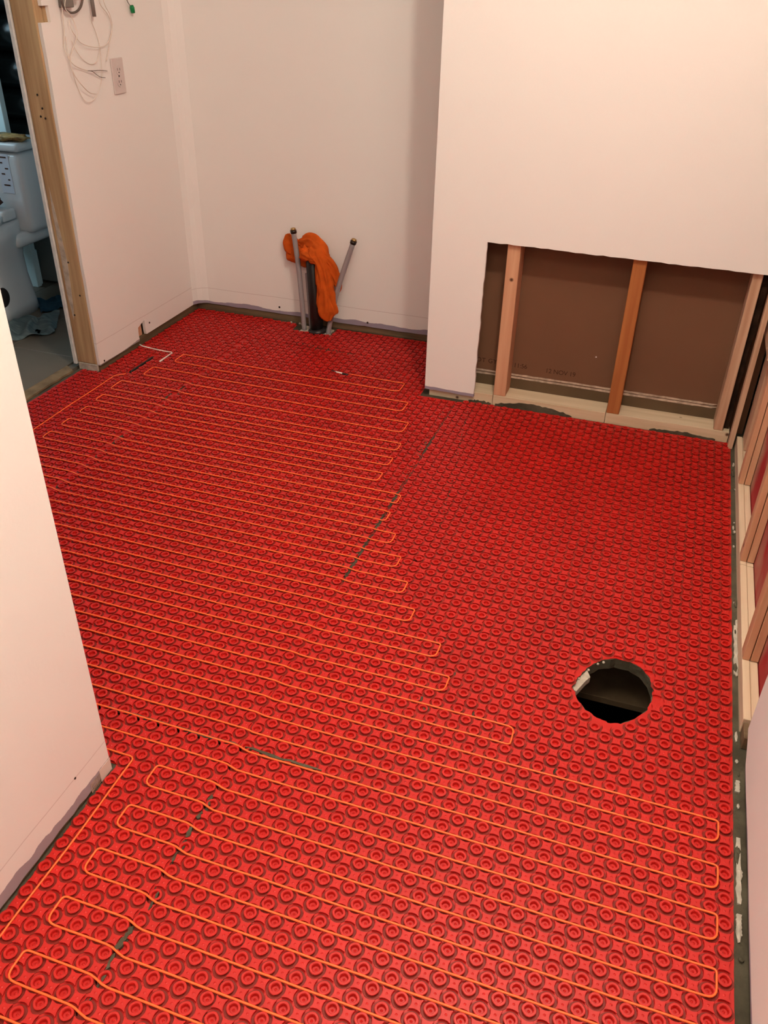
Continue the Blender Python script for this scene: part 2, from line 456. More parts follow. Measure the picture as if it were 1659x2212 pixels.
def text_mesh(name, s, size, loc, parent, m, spacing=1.15):
    cu = bpy.data.curves.new('t', 'FONT'); cu.body = s; cu.size = size; cu.extrude = 0.0001; cu.space_character = spacing; cu.align_x = 'LEFT'
    to = bpy.data.objects.new('t', cu); COL.objects.link(to)
    dg = bpy.context.evaluated_depsgraph_get(); me = bpy.data.meshes.new_from_object(to.evaluated_get(dg))
    bpy.data.objects.remove(to)
    me.transform(Matrix.Translation(loc) @ Matrix.Rotation(math.pi / 2, 4, 'X'))
    me.materials.clear()
    return link(name, me, m, parent)
text_mesh('stamp', '11:56', 0.024, (-0.462, 2.8972, 0.122), bp, M_ink, 0.95)
text_mesh('stamp', '12 NOV 19', 0.024, (-0.345, 2.8972, 0.119), bp, M_ink, 0.95)
text_mesh('stamp', 'OT GY', 0.024, (-0.602, 2.8972, 0.124), bp, M_ink, 1.1)
bm = bmesh.new(); bmesh.ops.create_icosphere(bm, subdivisions=1, radius=0.003, matrix=Matrix.Translation((-0.175, 2.8965, 0.205))); obj('white_fleck', bm, M_white, bp)

# thinset smeared up the front of the plate
bm = bmesh.new()
def smear(x0, x1, hmax):
    n = 26; lo = []; hi = []
    for i in range(n + 1):
        t = i / n; x = x0 + (x1 - x0) * t
        hi.append((x, 0.006 + hmax * math.sin(math.pi * t) ** 0.8 + (R() - .5) * 0.005)); lo.append((x, 0.0))
    prism(bm, lo + list(reversed(hi)), lambda u, v, d: (u, d, v), 2.8075, 2.8089)
smear(-0.50, -0.22, 0.020); smear(0.05, 0.27, 0.008); smear(-0.60, -0.515, 0.004)
obj('mortar_smear', bm, M_mortar, wall_mid)

# --- right wall: drywall close by, open framing beyond it
bm = bmesh.new()
pts = wobble((-0.8, 0.026), (1.36, 0.03), 0.05, 0.0015) + wobble((1.36, 0.05), (1.395, 0.06), 0.01, 0.001) + wobble((1.393, 0.06), (1.390, ZC), 0.05, 0.0015) + [(1.39, ZC), (-0.8, ZC)]
prism(bm, pts, lambda u, v, d: (d, u, v), XR, XR + 0.0127)
wall_right = struct(obj('wall_right', bm, [M_right]), 'right wall, drywall up close and open framing beyond', 'wall')
for y0, y1 in [(1.44, 2.02), (2.022, 2.79)]:
    boxobj('sole_plate', (0.334, 0.350, y0, y1, 0, 0.040), M_platey, wall_right, 0.001)
    boxobj('sole_plate', (0.351, 0.368, y0, y1, 0, 0.038), M_platey, wall_right, 0.001)
boxobj('sole_plate', (0.352, 0.385, -0.8, 1.38, 0, 0.038), M_sole, wall_right, 0.001)
boxobj('offcut_block', (0.336, 0.366, 1.392, 1.437, 0, 0.034), M_sole, wall_right, 0.002)
for y in (2.459, 2.035, 1.632):
    boxobj('stud', (0.334, 0.3495, y, y + 0.038, 0.0405, ZC), M_studx, wall_right, 0.001)
    boxobj('stud', (0.3515, 0.3685, y, y + 0.038, 0.0405, ZC), M_studx, wall_right, 0.001)
boxobj('backing_board', (0.370, 0.385, 1.30, 2.88, 0.0, ZC), M_redboard, wall_right, 0)
boxobj('blocking', (0.335, 0.369, 2.60, 2.86, 0.385, 0.425), M_stude, wall_right, 0.002)
boxobj('stud', (0.352, 0.3695, 2.69, 2.79, 0.0405, ZC), M_stude, wall_right, 0.001)
boxobj('outer_wall', (0.40, 0.45, -0.85, 3.45, -0.03, ZC), M_plain, wall_right, 0)
# crumbs of plaster and mortar in the gap along the mat
for k in range(34):
    y = 0.5 + 2.25 * R(); x = 0.3265 + 0.006 * R(); s = 0.0025 + 0.0035 * R()
    bm = bmesh.new(); bmesh.ops.create_icosphere(bm, subdivisions=1, radius=1, matrix=Matrix.Translation((x, y, s * .5)) @ Matrix.Diagonal((s, s * (1 + 4 * R()), s * .8, 1)))
    obj('plaster_crumb', bm, M_plaster if R() < .6 else M_mortar, floor)
bm = bmesh.new()
for (y0, y1, m2) in [(1.62, 1.80, 0), (1.02, 1.16, 0), (0.96, 1.0, 0), (1.27, 1.30, 0)]:
    n = 14; A = [(0.3235 + 0.003 * R(), y0 + (y1 - y0) * i / n) for i in range(n + 1)]; Bp = [(0.3325 + 0.002 * R(), y0 + (y1 - y0) * i / n) for i in range(n, -1, -1)]
    prism(bm, A + Bp, lambda u, v, d: (u, v, d), 0.0, 0.004)
obj('plaster_smear', bm, M_plaster, floor)

# --- near-left wall
bm = bmesh.new()
pts = wobble((-0.8, 0.014), (YN, 0.014), 0.02, 0.0025) + [(YN, 0.014), (YN, ZC), (-0.8, ZC)]
prism(bm, pts, lambda u, v, d: (d, u, v), XN, XN - 0.0127)
wall_near = struct(obj('wall_near_left', bm, [M_near]), 'white primed wall end in the left foreground', 'wall')
boxobj('sole_plate', (-0.955, XN - 0.005, -0.8, YN - 0.013, 0, 0.034), M_soley, wall_near)
boxobj('end_drywall', (-0.97, XN - 0.0005, YN - 0.0005, YN + 0.0005, 0.03, ZC), M_near, wall_near, 0)
boxobj('far_drywall', (-0.97, -0.957, -0.8, YN, 0.03, ZC), M_near, wall_near, 0)
boxobj('corner_bead', (XN - 0.001, XN + 0.0006, YN - 0.033, YN + 0.001, 0.004, 0.036), mat('bead_metal', (0.66, 0.60, 0.54), 0.5, 0.4), wall_near, 0)
bm = bmesh.new()
for k in range(9):
    box(bm, XN - 0.0005, XN + 0.0008, 0.842 + k * 0.0035, 0.8432 + k * 0.0035, 0.006, 0.030)
obj('mesh_tape', bm, M_torn, wall_near)
screw(wall_near, (XN, 0.810, 0.085), 'X', 0.0025)
struct(boxobj('wall_behind', (-2.2, 0.45, -0.9, -0.8, 0, ZC), M_plain, bev=0), 'white wall behind the camera', 'wall')

# --- bathroom beyond the doorway
bath = struct(boxobj('bathroom_floor', (-4.2, -2.118, 0.9, 3.75, -0.02, 0.002), M_grout, bev=0), 'grey tiled floor of the bathroom beyond the doorway', 'floor')
for i in range(6):
    for j in range(8):
        x1 = -2.150 - i * 0.333; y0 = 0.95 + j * 0.333 + (0.16 if i % 2 else 0)
        if y0 + .33 > 3.5 or x1 - .33 < -4.2: continue
        boxobj('tile', (x1 - 0.3315, x1, y0, y0 + 0.3315, 0.0021, 0.008), M_tile, bath, 0.001)
bm = bmesh.new()
pts = wobble((-2.100, 0.9), (-2.102, 2.536), 0.03, 0.003) + wobble((-2.149, 2.536), (-2.149, 0.9), 0.1, 0)
prism(bm, pts, lambda u, v, d: (u, v, d), 0.0, 0.0075); obj('dusty_edge_strip', bm, M_dust, bath)
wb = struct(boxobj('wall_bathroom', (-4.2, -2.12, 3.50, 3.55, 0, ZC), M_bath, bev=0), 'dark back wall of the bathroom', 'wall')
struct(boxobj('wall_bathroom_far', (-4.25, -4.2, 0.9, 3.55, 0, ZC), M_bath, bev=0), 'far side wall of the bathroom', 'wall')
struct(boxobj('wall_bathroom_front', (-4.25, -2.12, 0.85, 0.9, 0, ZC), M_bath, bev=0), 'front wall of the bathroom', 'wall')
struct(boxobj('wall_corner', (-2.11, -0.97, 0.86, 0.90, 0, ZC), M_plain, bev=0), 'return wall behind the near-left wall end', 'wall')

# ================================================================ MEMBRANE
PX, PY = 0.0239, 0.0249
X0, Y0 = 0.305, 0.9705
def rowy(r):
    return Y0 + PY * r if r <= 46 else Y0 + PY * 46 + 0.0257 * (r - 46)
P = 0.0244
ZT = 0.0014

def lathe(prof, seg, sx=1, sy=1, wob=0.0):
    vs = []; fs = []; mi = []
    for j, (r, z, mm) in enumerate(prof):
        if r == 0:
            vs.append((0, 0, z)); continue
        for k in range(seg):
            a = 2 * math.pi * (k + .5) / seg
            rr = r * (1 + wob * math.cos(4 * a))
            vs.append((rr * math.cos(a) * sx, rr * math.sin(a) * sy, z))
    for j in range(len(prof) - 1):
        last = prof[j + 1][0] == 0
        for k in range(seg):
            a = j * seg + k; b = j * seg + (k + 1) % seg
            if last: fs.append((a, b, (j + 1) * seg))
            else: fs.append((a, b, b + seg, a + seg))
            mi.append(prof[j][2])
    return vs, fs, mi

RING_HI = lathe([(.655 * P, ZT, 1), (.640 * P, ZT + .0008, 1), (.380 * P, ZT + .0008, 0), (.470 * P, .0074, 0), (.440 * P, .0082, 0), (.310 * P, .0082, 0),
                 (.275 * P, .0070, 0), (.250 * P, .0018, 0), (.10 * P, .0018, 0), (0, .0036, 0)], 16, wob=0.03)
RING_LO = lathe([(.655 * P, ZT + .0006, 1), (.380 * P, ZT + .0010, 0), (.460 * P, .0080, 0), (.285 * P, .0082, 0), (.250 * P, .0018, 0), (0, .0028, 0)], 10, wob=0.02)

def star_geo():
    q = [(.425, -.385), (.345, -.2), (.318, 0), (.345, .2), (.425, .385)]
    top = []
    for s in range(4):
        c, sn = [(1, 0), (0, 1), (-1, 0), (0, -1)][s]
        for x, y in q: top.append((x * c - y * sn, x * sn + y * c))
    n = len(top); vs = []; fs = []
    for x, y in top: vs.append((x * P * .80, y * P * .80, ZT))
    for x, y in top: vs.append((x * P * .98, y * P * .98, .0062))
    for x, y in top: vs.append((x * P * .92, y * P * .92, .0068))
    for k in range(n): fs.append((k, (k + 1) % n, n + (k + 1) % n, n + k)); fs.append((n + k, n + (k + 1) % n, 2 * n + (k + 1) % n, 2 * n + k))
    b = len(vs); vs.append((0, 0, .0078))
    m = 8
    for k in range(m): a = 2 * math.pi * k / m; vs.append((.10 * P * math.cos(a), .10 * P * math.sin(a), .0068))
    for k in range(m): fs.append((b, b + 1 + k, b + 1 + (k + 1) % m))
    fs.append(tuple(2 * n + k for k in range(n)))
    return vs, fs
STAR = star_geo()

def inside(pt, poly):
    x, y = pt; c = False; n = len(poly)
    for i in range(n):
        x1, y1 = poly[i]; x2, y2 = poly[(i + 1) % n]
        if (y1 > y) != (y2 > y) and x < (x2 - x1) * (y - y1) / (y2 - y1) + x1: c = not c
    return c
def edist(pt, poly):
    p = Vector(pt); d = 9
    for i in range(len(poly)):
        a = Vector(poly[i]); b = Vector(poly[(i + 1) % len(poly)]); ab = b - a
        t = max(0, min(1, (p - a).dot(ab) / ab.length_squared)); d = min(d, (p - (a + ab * t)).length)
    return d

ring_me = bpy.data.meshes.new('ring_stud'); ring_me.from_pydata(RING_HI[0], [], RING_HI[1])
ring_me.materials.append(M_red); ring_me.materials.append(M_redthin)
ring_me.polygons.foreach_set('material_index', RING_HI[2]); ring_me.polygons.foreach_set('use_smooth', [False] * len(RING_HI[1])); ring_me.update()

def joined(name, geo, spots, parent, mis=None, smooth=True):
    vs = []; fs = []; mm = []
    for (x, y) in spots:
        b = len(vs); vs += [(u + x, v + y, z) for u, v, z in geo[0]]
        fs += [tuple(i + b for i in f) for f in geo[1]]
        if mis: mm += mis
    me = bpy.data.meshes.new(name); me.from_pydata(vs, [], fs)
    me.materials.append(M_red); me.materials.append(M_redthin)
    if mis: me.polygons.foreach_set('material_index', mm)
    me.polygons.foreach_set('use_smooth', [smooth] * len(fs)); me.update()
    o = link(name, me, [M_red], parent); o['kind'] = 'stuff'
    return o

used = {}
def free(x, y, ring):
    gx, gy = int(x / .03), int(y / .03)
    for i in (-1, 0, 1):
        for j in (-1, 0, 1):
            for (a, b, rg) in used.get((gx + i, gy + j), ()):
                lim = P * (0.93 if rg and ring else 0.80)
                if (a - x) ** 2 + (b - y) ** 2 < lim * lim: return False
    used.setdefault((gx, gy), []).append((x, y, ring)); return True

camv = Vector((0, 0, CH))
def sheet(label, outline, holes, du, dr, step=0.0125, amp=0.0007, par=0):
    lp = []
    n = len(outline)
    for i in range(n): lp += wobble(outline[i], outline[(i + 1) % n], step, amp)
    bm = bmesh.new(); slab(bm, [lp] + holes, 0.0002, ZT)
    root = obj('membrane_sheet', bm, M_red)
    tag(root, label, 'floor membrane', 'red studded membrane sheets')
    xs = [p[0] for p in outline]; ys = [p[1] for p in outline]
    rings = []; stars = []
    for iu in range(int((min(xs) - X0) / PX) - 2, int((max(xs) - X0) / PX) + 3):
        for ir in range(-40, 96):
            x = X0 + PX * (iu + du); y = rowy(ir + dr)
            if not (min(ys) < y < max(ys) and min(xs) < x < max(xs)): continue
            if not inside((x, y), outline): continue
            e = edist((x, y), outline)
            ring = (iu + ir + par) % 2 == 0
            wl = x > 0.309 or x < -1.99 or y > 3.292 or (y > 2.79 and x > -.62) or (y > 2.77 and -.80 < x < -.62) or (x < -.835 and y < .93)
            if e < P * ((0.36 if ring else 0.24) if wl else 0.08): continue
            bad = False
            for h in holes:
                if inside((x, y), h) or edist((x, y), h) < P * (0.40 if ring else 0.34): bad = True
            if bad or not free(x, y, ring): continue
            (rings if ring else stars).append((x, y))
    def vis(q):
        p = Vector((q[0], q[1], 0)) - camv; z = p.dot(fw)
        if z < .1: return 99
        px = p.dot(rt) / z * 1829; py = p.dot(dn) / z * 1829
        hid = q[0] < XN - .05 and (q[1] < YN or (0 if q[0] >= 0 else (q[0] - XN) / q[0] < 0 or q[1] * XN / q[0] < YN))
        return z + (50 if abs(px) > 850 or abs(py) > 1130 else 0) + (30 if hid else 0)
    rings.sort(key=vis)
    for (x, y) in rings[:300]:
        o = bpy.data.objects.new('ring_stud', ring_me); COL.objects.link(o); o.parent = root
        o.location = (x, y, 0)
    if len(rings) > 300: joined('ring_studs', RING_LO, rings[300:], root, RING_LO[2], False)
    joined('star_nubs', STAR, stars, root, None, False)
    return root

hole_mat = rough_loop(hole, 4, 0.0035)
hole_mat = [(0.0645 + (x - 0.0645) * 1.01, 1.4755 + (y - 1.4755) * 1.01) for x, y in hole_mat]
XS = X0 - 31.5 * PX
sheet('large red studded sheet on the right, with the cut hole in it', [(0.321, 0.03), (0.321, 2.8055), (XS, 2.8045), (XS, 0.03)], [hole_mat], 0, 0)
sheet('narrow red strip between the long dark seam and the right sheet', [(XS - .0008, 1.0395), (XS - .0008, 2.804), (-0.60, 2.792), (-0.6375, 2.786), (-0.6385, 1.68), (-0.6420, 1.60), (-0.6425, 1.0385)], [], 0, 0, amp=0.0012)
sheet('narrow red strip in the foreground, right of the mortar-filled seam', [(XS - .0008, 0.03), (XS - .0008, 1.0355), (-0.6340, 1.0355), (-0.6340, 0.03)], [], 0.1, 0, amp=0.0010)
sheet('red sheet wrapping the foot of the near-left wall end', [(-0.6357, 0.03), (-0.6357, 1.0350), (-1.612, 1.0350), (-1.612, 0.920), (-0.8505, 0.920), (-0.8505, 0.03)], [], 0.15, 0.36, amp=0.0010)
sheet('long central red sheet under most of the far cable runs', [(-0.6432, 1.0385), (-0.6430, 1.60), (-0.646, 1.68), (-0.6425, 2.25), (-0.645, 2.5), (-0.642, 2.786), (-0.782, 2.787), (-0.785, 3.061), (-1.617, 3.061), (-1.617, 1.0395)], [], -0.15, 0.14, amp=0.0012)
slot = [(-1.902, 2.575), (-1.884, 2.572), (-1.882, 2.66), (-1.884, 2.752), (-1.900, 2.750), (-1.897, 2.66)]
sheet('red sheet along the left wall reaching into the doorway', [(-1.6225, 0.92), (-1.6225, 3.303), (-2.001, 3.303), (-2.001, 2.540), (-2.083, 2.530), (-2.083, 0.92)], [slot], 0, 0.75, amp=0.0012)
sheet('narrow red strip along the back wall, notched around the pipes',
      [(-0.790, 3.0635), (-0.790, 3.306), (-1.306, 3.306), (-1.316, 3.222), (-1.496, 3.222), (-1.500, 3.288), (-1.617, 3.303), (-1.617, 3.0635)], [], -0.15, 0.4, amp=0.001)

# whitish mortar pad round the pipes
bm = bmesh.new()
pts = wobble((-1.462, 3.215), (-1.322, 3.215), 0.01, 0.003) + wobble((-1.322, 3.215), (-1.322, 3.285), 0.01, 0.003) + wobble((-1.322, 3.285), (-1.462, 3.285), 0.01, 0.003) + wobble((-1.462, 3.285), (-1.462, 3.215), 0.008, 0.004)
prism(bm, pts, lambda u, v, d: (u, v, d), 0.0, 0.004)
obj('mortar_patch', bm, M_plaster, floor)
for k in range(10):
    bm = bmesh.new(); s = 0.003 + .003 * R()
    bmesh.ops.create_icosphere(bm, subdivisions=1, radius=s, matrix=Matrix.Translation((-1.60 + 0.15 * R(), 3.296 + .006 * R(), s * .6)))
    obj('plaster_crumb', bm, M_plaster, floor)
# splotches of thinset on the membrane seams (dried mortar)
def splotch(x, y, rx, ry, h=0.0034):
    n = 12; pts = [(x + rx * (0.7 + .5 * R()) * math.cos(2 * math.pi * k / n), y + ry * (0.7 + .5 * R()) * math.sin(2 * math.pi * k / n)) for k in range(n)]
    bm = bmesh.new(); prism(bm, pts, lambda u, v, d: (u, v, d), 0.0005, h); return obj('mortar_splotch', bm, M_mortar, floor)
for a in [(-1.622, 2.045, .006, .022), (-1.620, 2.49, .005, .035), (-1.625, 1.98, .005, .016), (-0.63, 0.88, .004, .018), (-0.632, 0.80, .005, .015), (-0.63, 0.62, .004, .02), (-0.629, 0.55, .003, .02),
          (-0.642, 1.70, .006, .05), (-0.642, 1.78, .005, .04), (-0.642, 1.92, .005, .05), (-0.641, 2.05, .004, .04), (-0.641, 2.42, .005, .08), (-1.29, 3.062, .05, .004), (-1.18, 3.062, .04, .004),
          (-0.66, 1.745, .006, .005), (-0.672, 1.70, .006, .004), (-0.33, 1.30, .009, .007), (-0.31, 1.275, .009, .007), (-1.10, 2.862, .02, .004), (-1.43, 2.38, .007, .006)]:
    splotch(*a)

def gp(px, py):
    dvec = rt * ((px - 829.5) / 1829.47) + dn * ((py - 1106) / 1829.47) + fw
    return camv + dvec * (-CH / dvec.z)
for px, py in [(870, 1060), (895, 1180), (900, 1215), (905, 1250), (915, 1290), (925, 1330), (950, 1380), (970, 1410), (975, 1460), (990, 1445), (1000, 1505), (1020, 1540), (1050, 1555), (1110, 1590), (965, 1165), (985, 1158), (1190, 1660), (885, 800), (870, 785)]:
    g_ = gp(px, py)
    for k in range(2):
        splotch(g_.x + (R() - .5) * .02, g_.y + (R() - .5) * .03, 0.002 + 0.002 * R(), 0.004 + 0.005 * R(), 0.0022)

def bead(pxs, w, h, n=5):
    """ragged line on a seam"""
    P_ = [gp(*p) for p in pxs]; L = []
    for a, b in zip(P_, P_[1:]):
        for k in range(n): L.append(a + (b - a) * (k / n))
    L.append(P_[-1]); A = []; B_ = []
    for k, p in enumerate(L):
        d = (L[min(k + 1, len(L) - 1)] - L[max(k - 1, 0)]).normalized(); nn = Vector((-d.y, d.x, 0)); e = w * (0.25 if k in (0, len(L) - 1) else 0.6 + 0.8 * R())
        j = (R() - .5) * w * .6
        A.append(tuple((p + nn * (j + e / 2))[:2])); B_.append(tuple((p + nn * (j - e / 2))[:2]))
    bm = bmesh.new(); prism(bm, A + list(reversed(B_)), lambda u, v, d: (u, v, d), 0.0005, h)
    return obj('mortar_or_shade_bead', bm, M_mortar, floor)
for pxs, w_, h_ in [([(460, 1722), (448, 1747)], .006, .008), ([(437, 1758), (428, 1774)], .006, .008), ([(418, 1792), (403, 1814)], .010, .0085), ([(384, 1845), (373, 1868)], .004, .008),
        ([(345, 1930), (322, 1972)], .004, .008), ([(288, 2008), (268, 2035), (254, 2058)], .008, .0085), ([(248, 2064), (232, 2100)], .005, .008), ([(214, 2132), (190, 2170)], .003, .004),
        ([(975, 865), (955, 897), (940, 921), (922, 952)], .003, .004), ([(922, 955), (912, 972), (902, 990)], .008, .006), ([(900, 992), (880, 1025), (862, 1060)], .003, .005),
        ([(858, 1066), (848, 1082), (838, 1098)], .007, .006), ([(830, 1110), (818, 1130), (810, 1140)], .007, .006), ([(800, 1158), (785, 1180), (770, 1202)], .007, .006), ([(768, 1206), (755, 1228), (744, 1248)], .006, .005),
        ([(276, 937), (262, 947), (245, 960)], .010, .006), ([(372, 852), (352, 866)], .008, .005), ([(405, 832), (385, 845)], .004, .005), ([(140, 1042), (122, 1056)], .010, .004),
        ([(640, 742), (690, 752), (730, 760)], .005, .006), ([(228, 1531), (300, 1551), (370, 1571)], .0045, .0085), ([(380, 1574), (460, 1599), (515, 1614)], .0050, .0085), ([(530, 1619), (610, 1645), (695, 1670)], .0060, .0088),  # the cross-floor runs stand in for shade under a lifted sheet edge
        ([(1013, 880), (995, 950), (985, 1010)], .0018, .006), ([(980, 1030), (965, 1085), (950, 1140)], .0020, .006)]:
    bead(pxs, w_, h_)

# ================================================================ HEATING CABLE
def ky(k): return 0.9333 + 0.0249 * k if k <= 46 else 0.9333 + .0249 * 46 + .0257 * (k - 46)
rows = [(76, 73, -0.862), (70, 67, -0.800), (64, 61, -0.750), (58, 56, -0.727), (54, 52, -0.722), (50, 48, -0.722), (46, 44, -0.627), (42, 40, -0.627), (38, 36, -0.578), (34, 32, -0.530),
        (30, 28, -0.480), (26, 24, -0.430), (22, 20, -0.335), (18, 16, -0.287), (14, 12, -0.118), (10, 8, .293), (6, 4, .293), (2, 0, .293), (-2, -4, .293), (-6, -8, .293), (-10, -12, .293), (-14, -16, .293), (-18, -20, .293), (-22, -24, .293)]
def lx(kt):
    if kt == 73: return -1.785
    if kt == 67: return -1.830
    if kt == 61: return -1.873
    if kt == 56: return -1.867
    return -1.862 if kt >= 2 else -0.771
def sstep(a, b, x):
    t = max(0, min(1, (x - a) / (b - a))); return t * t * (3 - 2 * t)
def yoff(x, y):
    d = 0
    if y < 1.04: d += 0.0085 * sstep(-0.612, -0.650, x)
    else: d += 0.0045 * sstep(-0.625, -0.655, x) + 0.011 * max(0, min(1, (-0.9 - x) / 0.95))
    d += 0.0095 * sstep(-1.600, -1.638, x)
    return d
way = [(-1.093, 2.853, 0.004)]
n = len(rows)
for i, (kt, kb, xr) in enumerate(rows):
    sharp, rnd = 0.007, 0.018
    if kt == 14: sharp, rnd = 0.018, 0.007
    way.append((xr, ky(kt), sharp)); way.append((xr, ky(kb), rnd))
    if i < n - 1:
        x = lx(kb); way.append((x, ky(kb), 0.009)); way.append((x, ky(rows[i + 1][0]), 0.018))
way += [(-0.823, ky(-24), 0.02), (-0.823, ky(0) + .0005, 0.012), (-1.924, 0.945, 0.015), (-1.924, 2.518, 0.012), (-1.893, 2.545, 0.008), (-1.893, 2.575, 0.004)]
def fillet(way):
    out = [Vector((way[0][0], way[0][1]))]
    for i in range(1, len(way) - 1):
        p = Vector(way[i][:2]); a = Vector(way[i - 1][:2]); b = Vector(way[i + 1][:2]); r = way[i][2]
        da = (a - p); db = (b - p); r = min(r, da.length * .48, db.length * .48)
        pa = p + da.normalized() * r; pb = p + db.normalized() * r
        for k in range(6):
            t = k / 5; out.append(pa * (1 - t) ** 2 + p * 2 * t * (1 - t) + pb * t * t)
    out.append(Vector(way[-1][:2])); return out
poly = fillet(way); pts = []
for a, b in zip(poly, poly[1:]):
    L = (b - a).length; n = max(1, int(L / 0.0125))
    for k in range(n):
        p = a + (b - a) * (k / n)
        feed = p.x < -1.89 or abs(p.x + .823) < .01 and p.y < .95
        wx = 0.0 if not feed else 0.0012 * math.sin(p.y * 19)
        y = p.y + (0 if p.x < -1.88 else yoff(p.x, p.y)) + 0.0007 * noise.noise(Vector((p.x * 14, p.y * 9, 0)))
        z = 0.0082 + 0.0006 * noise.noise(Vector((p.x * 35, p.y * 35, 3)))
        pts.append((p.x + wx, y, z))
cable = tubeobj('heating_cable', pts, 0.0020, M_cable, None, 6)
tag(cable, 'thin orange heating cable snaking in long loops over the red membrane', 'cable')
lead = tubeobj('lead_wire', [(-1.998, 2.812, .014), (-1.985, 2.811, .009), (-1.93, 2.805, .0075), (-1.87, 2.799, .0078), (-1.843, 2.801, .0075), (-1.836, 2.794, .0075), (-1.837, 2.75, .0075), (-1.836, 2.70, .0078)],
               [0.0028] * 6 + [0.003, 0.0035], M_lead, cable)
lead['label'] = 'white lead at the left wall'
o = tubeobj('splice', [(-1.893, 2.58, .004), (-1.893, 2.60, .003), (-1.891, 2.70, .003), (-1.892, 2.735, .003)], 0.0045, M_black, cable)
o['label'] = 'black splice sunk in a slot'
o = tubeobj('end_splice', [(-1.168, 2.867, .006), (-1.150, 2.864, .0065)], 0.004, M_black, cable)
o = tubeobj('end_splice', [(-1.150, 2.864, .0066), (-1.118, 2.858, .0066)], 0.0036, M_lead, cable)
o = tubeobj('end_splice', [(-1.118, 2.858, .0066), (-1.094, 2.853, .0066)], 0.0044, M_black, cable)

# ================================================================ PIPES AND RAG
def pipe(name, pts, r, label, cap=True):
    o = tubeobj(name, bez(pts, 8), r, M_pex, None, 16); tag(o, label, 'pipe', 'grey water pipes by the drain')
    if cap:
        a = Vector(pts[-2]); b = Vector(pts[-1]); d = (b - a).normalized()
        c = tubeobj('crimp_ring', [b - d * .002, b + d * .010], r * 1.25, M_crimp, o, 16)
        c2 = tubeobj('cap', [b + d * .010, b + d * .017, b + d * .019], [r * 1.0, r * 1.0, r * .6], M_brass, o, 16)
    return o
pipe('water_pipe', [(-1.445, 3.240, 0.003), (-1.452, 3.238, 0.15), (-1.462, 3.235, 0.30), (-1.474, 3.230, 0.42)], 0.0105, 'grey water pipe left of the black drain pipe, brass-capped')
pipe('water_pipe', [(-1.424, 3.268, 0.003), (-1.430, 3.268, 0.12), (-1.436, 3.266, 0.245)], 0.0085, 'thin grey pipe just left of the drain, its top under the rag', False)
pipe('water_pipe', [(-1.332, 3.238, 0.003), (-1.316, 3.236, 0.08), (-1.276, 3.233, 0.23), (-1.214, 3.230, 0.405)], 0.0105, 'grey water pipe leaning right of the rag, brass-capped')
d = tubeobj('drain_pipe', [(-1.385, 3.240, 0.003), (-1.388, 3.240, 0.12), (-1.398, 3.240, 0.318), (-1.3985, 3.240, 0.322)], [0.028, 0.028, 0.028, 0.024], M_black, None, 24)
tag(d, 'upright black drain pipe stub in front of the back wall', 'pipe')
tubeobj('collar', [(-1.384, 3.240, 0.003), (-1.384, 3.240, 0.012), (-1.385, 3.240, 0.020)], [0.040, 0.039, 0.029], M_black, d, 24)

def cloth(bm, path, na=44, nl=70, seed=0.0):
    """crumpled cloth lofted along path of (x,y,z,half width,half depth,direction deg)"""
    P0 = [Vector(p[:3]) for p in path]; m_ = len(path) - 1; rings = []
    C = bez(P0, 12); W = bez([Vector((p[3], p[4], 0)) for p in path], 12)
    N = len(C); prev = None
    for i in range(N):
        t = (C[min(i + 1, N - 1)] - C[max(i - 1, 0)]).normalized()
        a = t.cross(Vector((0, 1, 0))); a.normalize(); b = Vector((0, 1, 0))
        s = i / N; ring = []
        for k in range(na):
            th = 2 * math.pi * k / na
            f = 1 + 0.16 * math.sin(5 * th + 6 * s + seed) * (0.5 + noise.noise(Vector((s * 4, th, seed)))) + 0.10 * math.sin(9 * th - 9 * s + seed * 2) + 0.20 * noise.noise(Vector((math.cos(th) * 1.6, math.sin(th) * 1.6, s * 2.5 + seed)))
            q1 = Vector((math.cos(th) * 1.3, math.sin(th) * 1.3, s * 1.6 + seed)); q2 = Vector((math.cos(th) * 2.6, math.sin(th) * 2.4, s * 2.6 + seed * 3))
            f -= 0.42 * max(0, 0.22 - abs(noise.noise(q1))) / 0.22 * 0.8 + 0.22 * max(0, 0.20 - abs(noise.noise(q2))) / 0.20
            f += 0.12
            ring.append(bm.verts.new(C[i] + a * (W[i].x * f * math.cos(th)) + b * (W[i].y * f * math.sin(th))))
        rings.append(ring)
    for i in range(N - 1):
        for k in range(na):
            bm.faces.new((rings[i][k], rings[i][(k + 1) % na], rings[i + 1][(k + 1) % na], rings[i + 1][k]))
    bm.faces.new(rings[0]); bm.faces.new(list(reversed(rings[-1])))
bm = bmesh.new()
# left lobe hanging behind the left pipe, over the drain top, then the long tail down to the right
cloth(bm, [(-1.476, 3.278, 0.378, .048, .006), (-1.482, 3.276, 0.365, .054, .012), (-1.482, 3.274, 0.345, .052, .014), (-1.468, 3.272, 0.325, .046, .014), (-1.445, 3.272, 0.295, .034, .010), (-1.428, 3.272, 0.272, .010, .006)], seed=1.3)
cloth(bm, [(-1.465, 3.272, 0.360, .018, .012), (-1.445, 3.268, 0.366, .030, .018), (-1.415, 3.258, 0.370, .042, .026), (-1.388, 3.246, 0.358, .042, .036), (-1.360, 3.240, 0.338, .038, .036), (-1.340, 3.236, 0.308, .030, .032)], seed=3.3)
cloth(bm, [(-1.395, 3.236, 0.372, .026, .034), (-1.372, 3.228, 0.352, .030, .040), (-1.350, 3.222, 0.318, .026, .036), (-1.338, 3.216, 0.26, .030, .026), (-1.330, 3.213, 0.20, .040, .022),
           (-1.327, 3.212, 0.14, .046, .020), (-1.327, 3.212, 0.100, .042, .017), (-1.318, 3.212, 0.072, .012, .008)], seed=4.1)
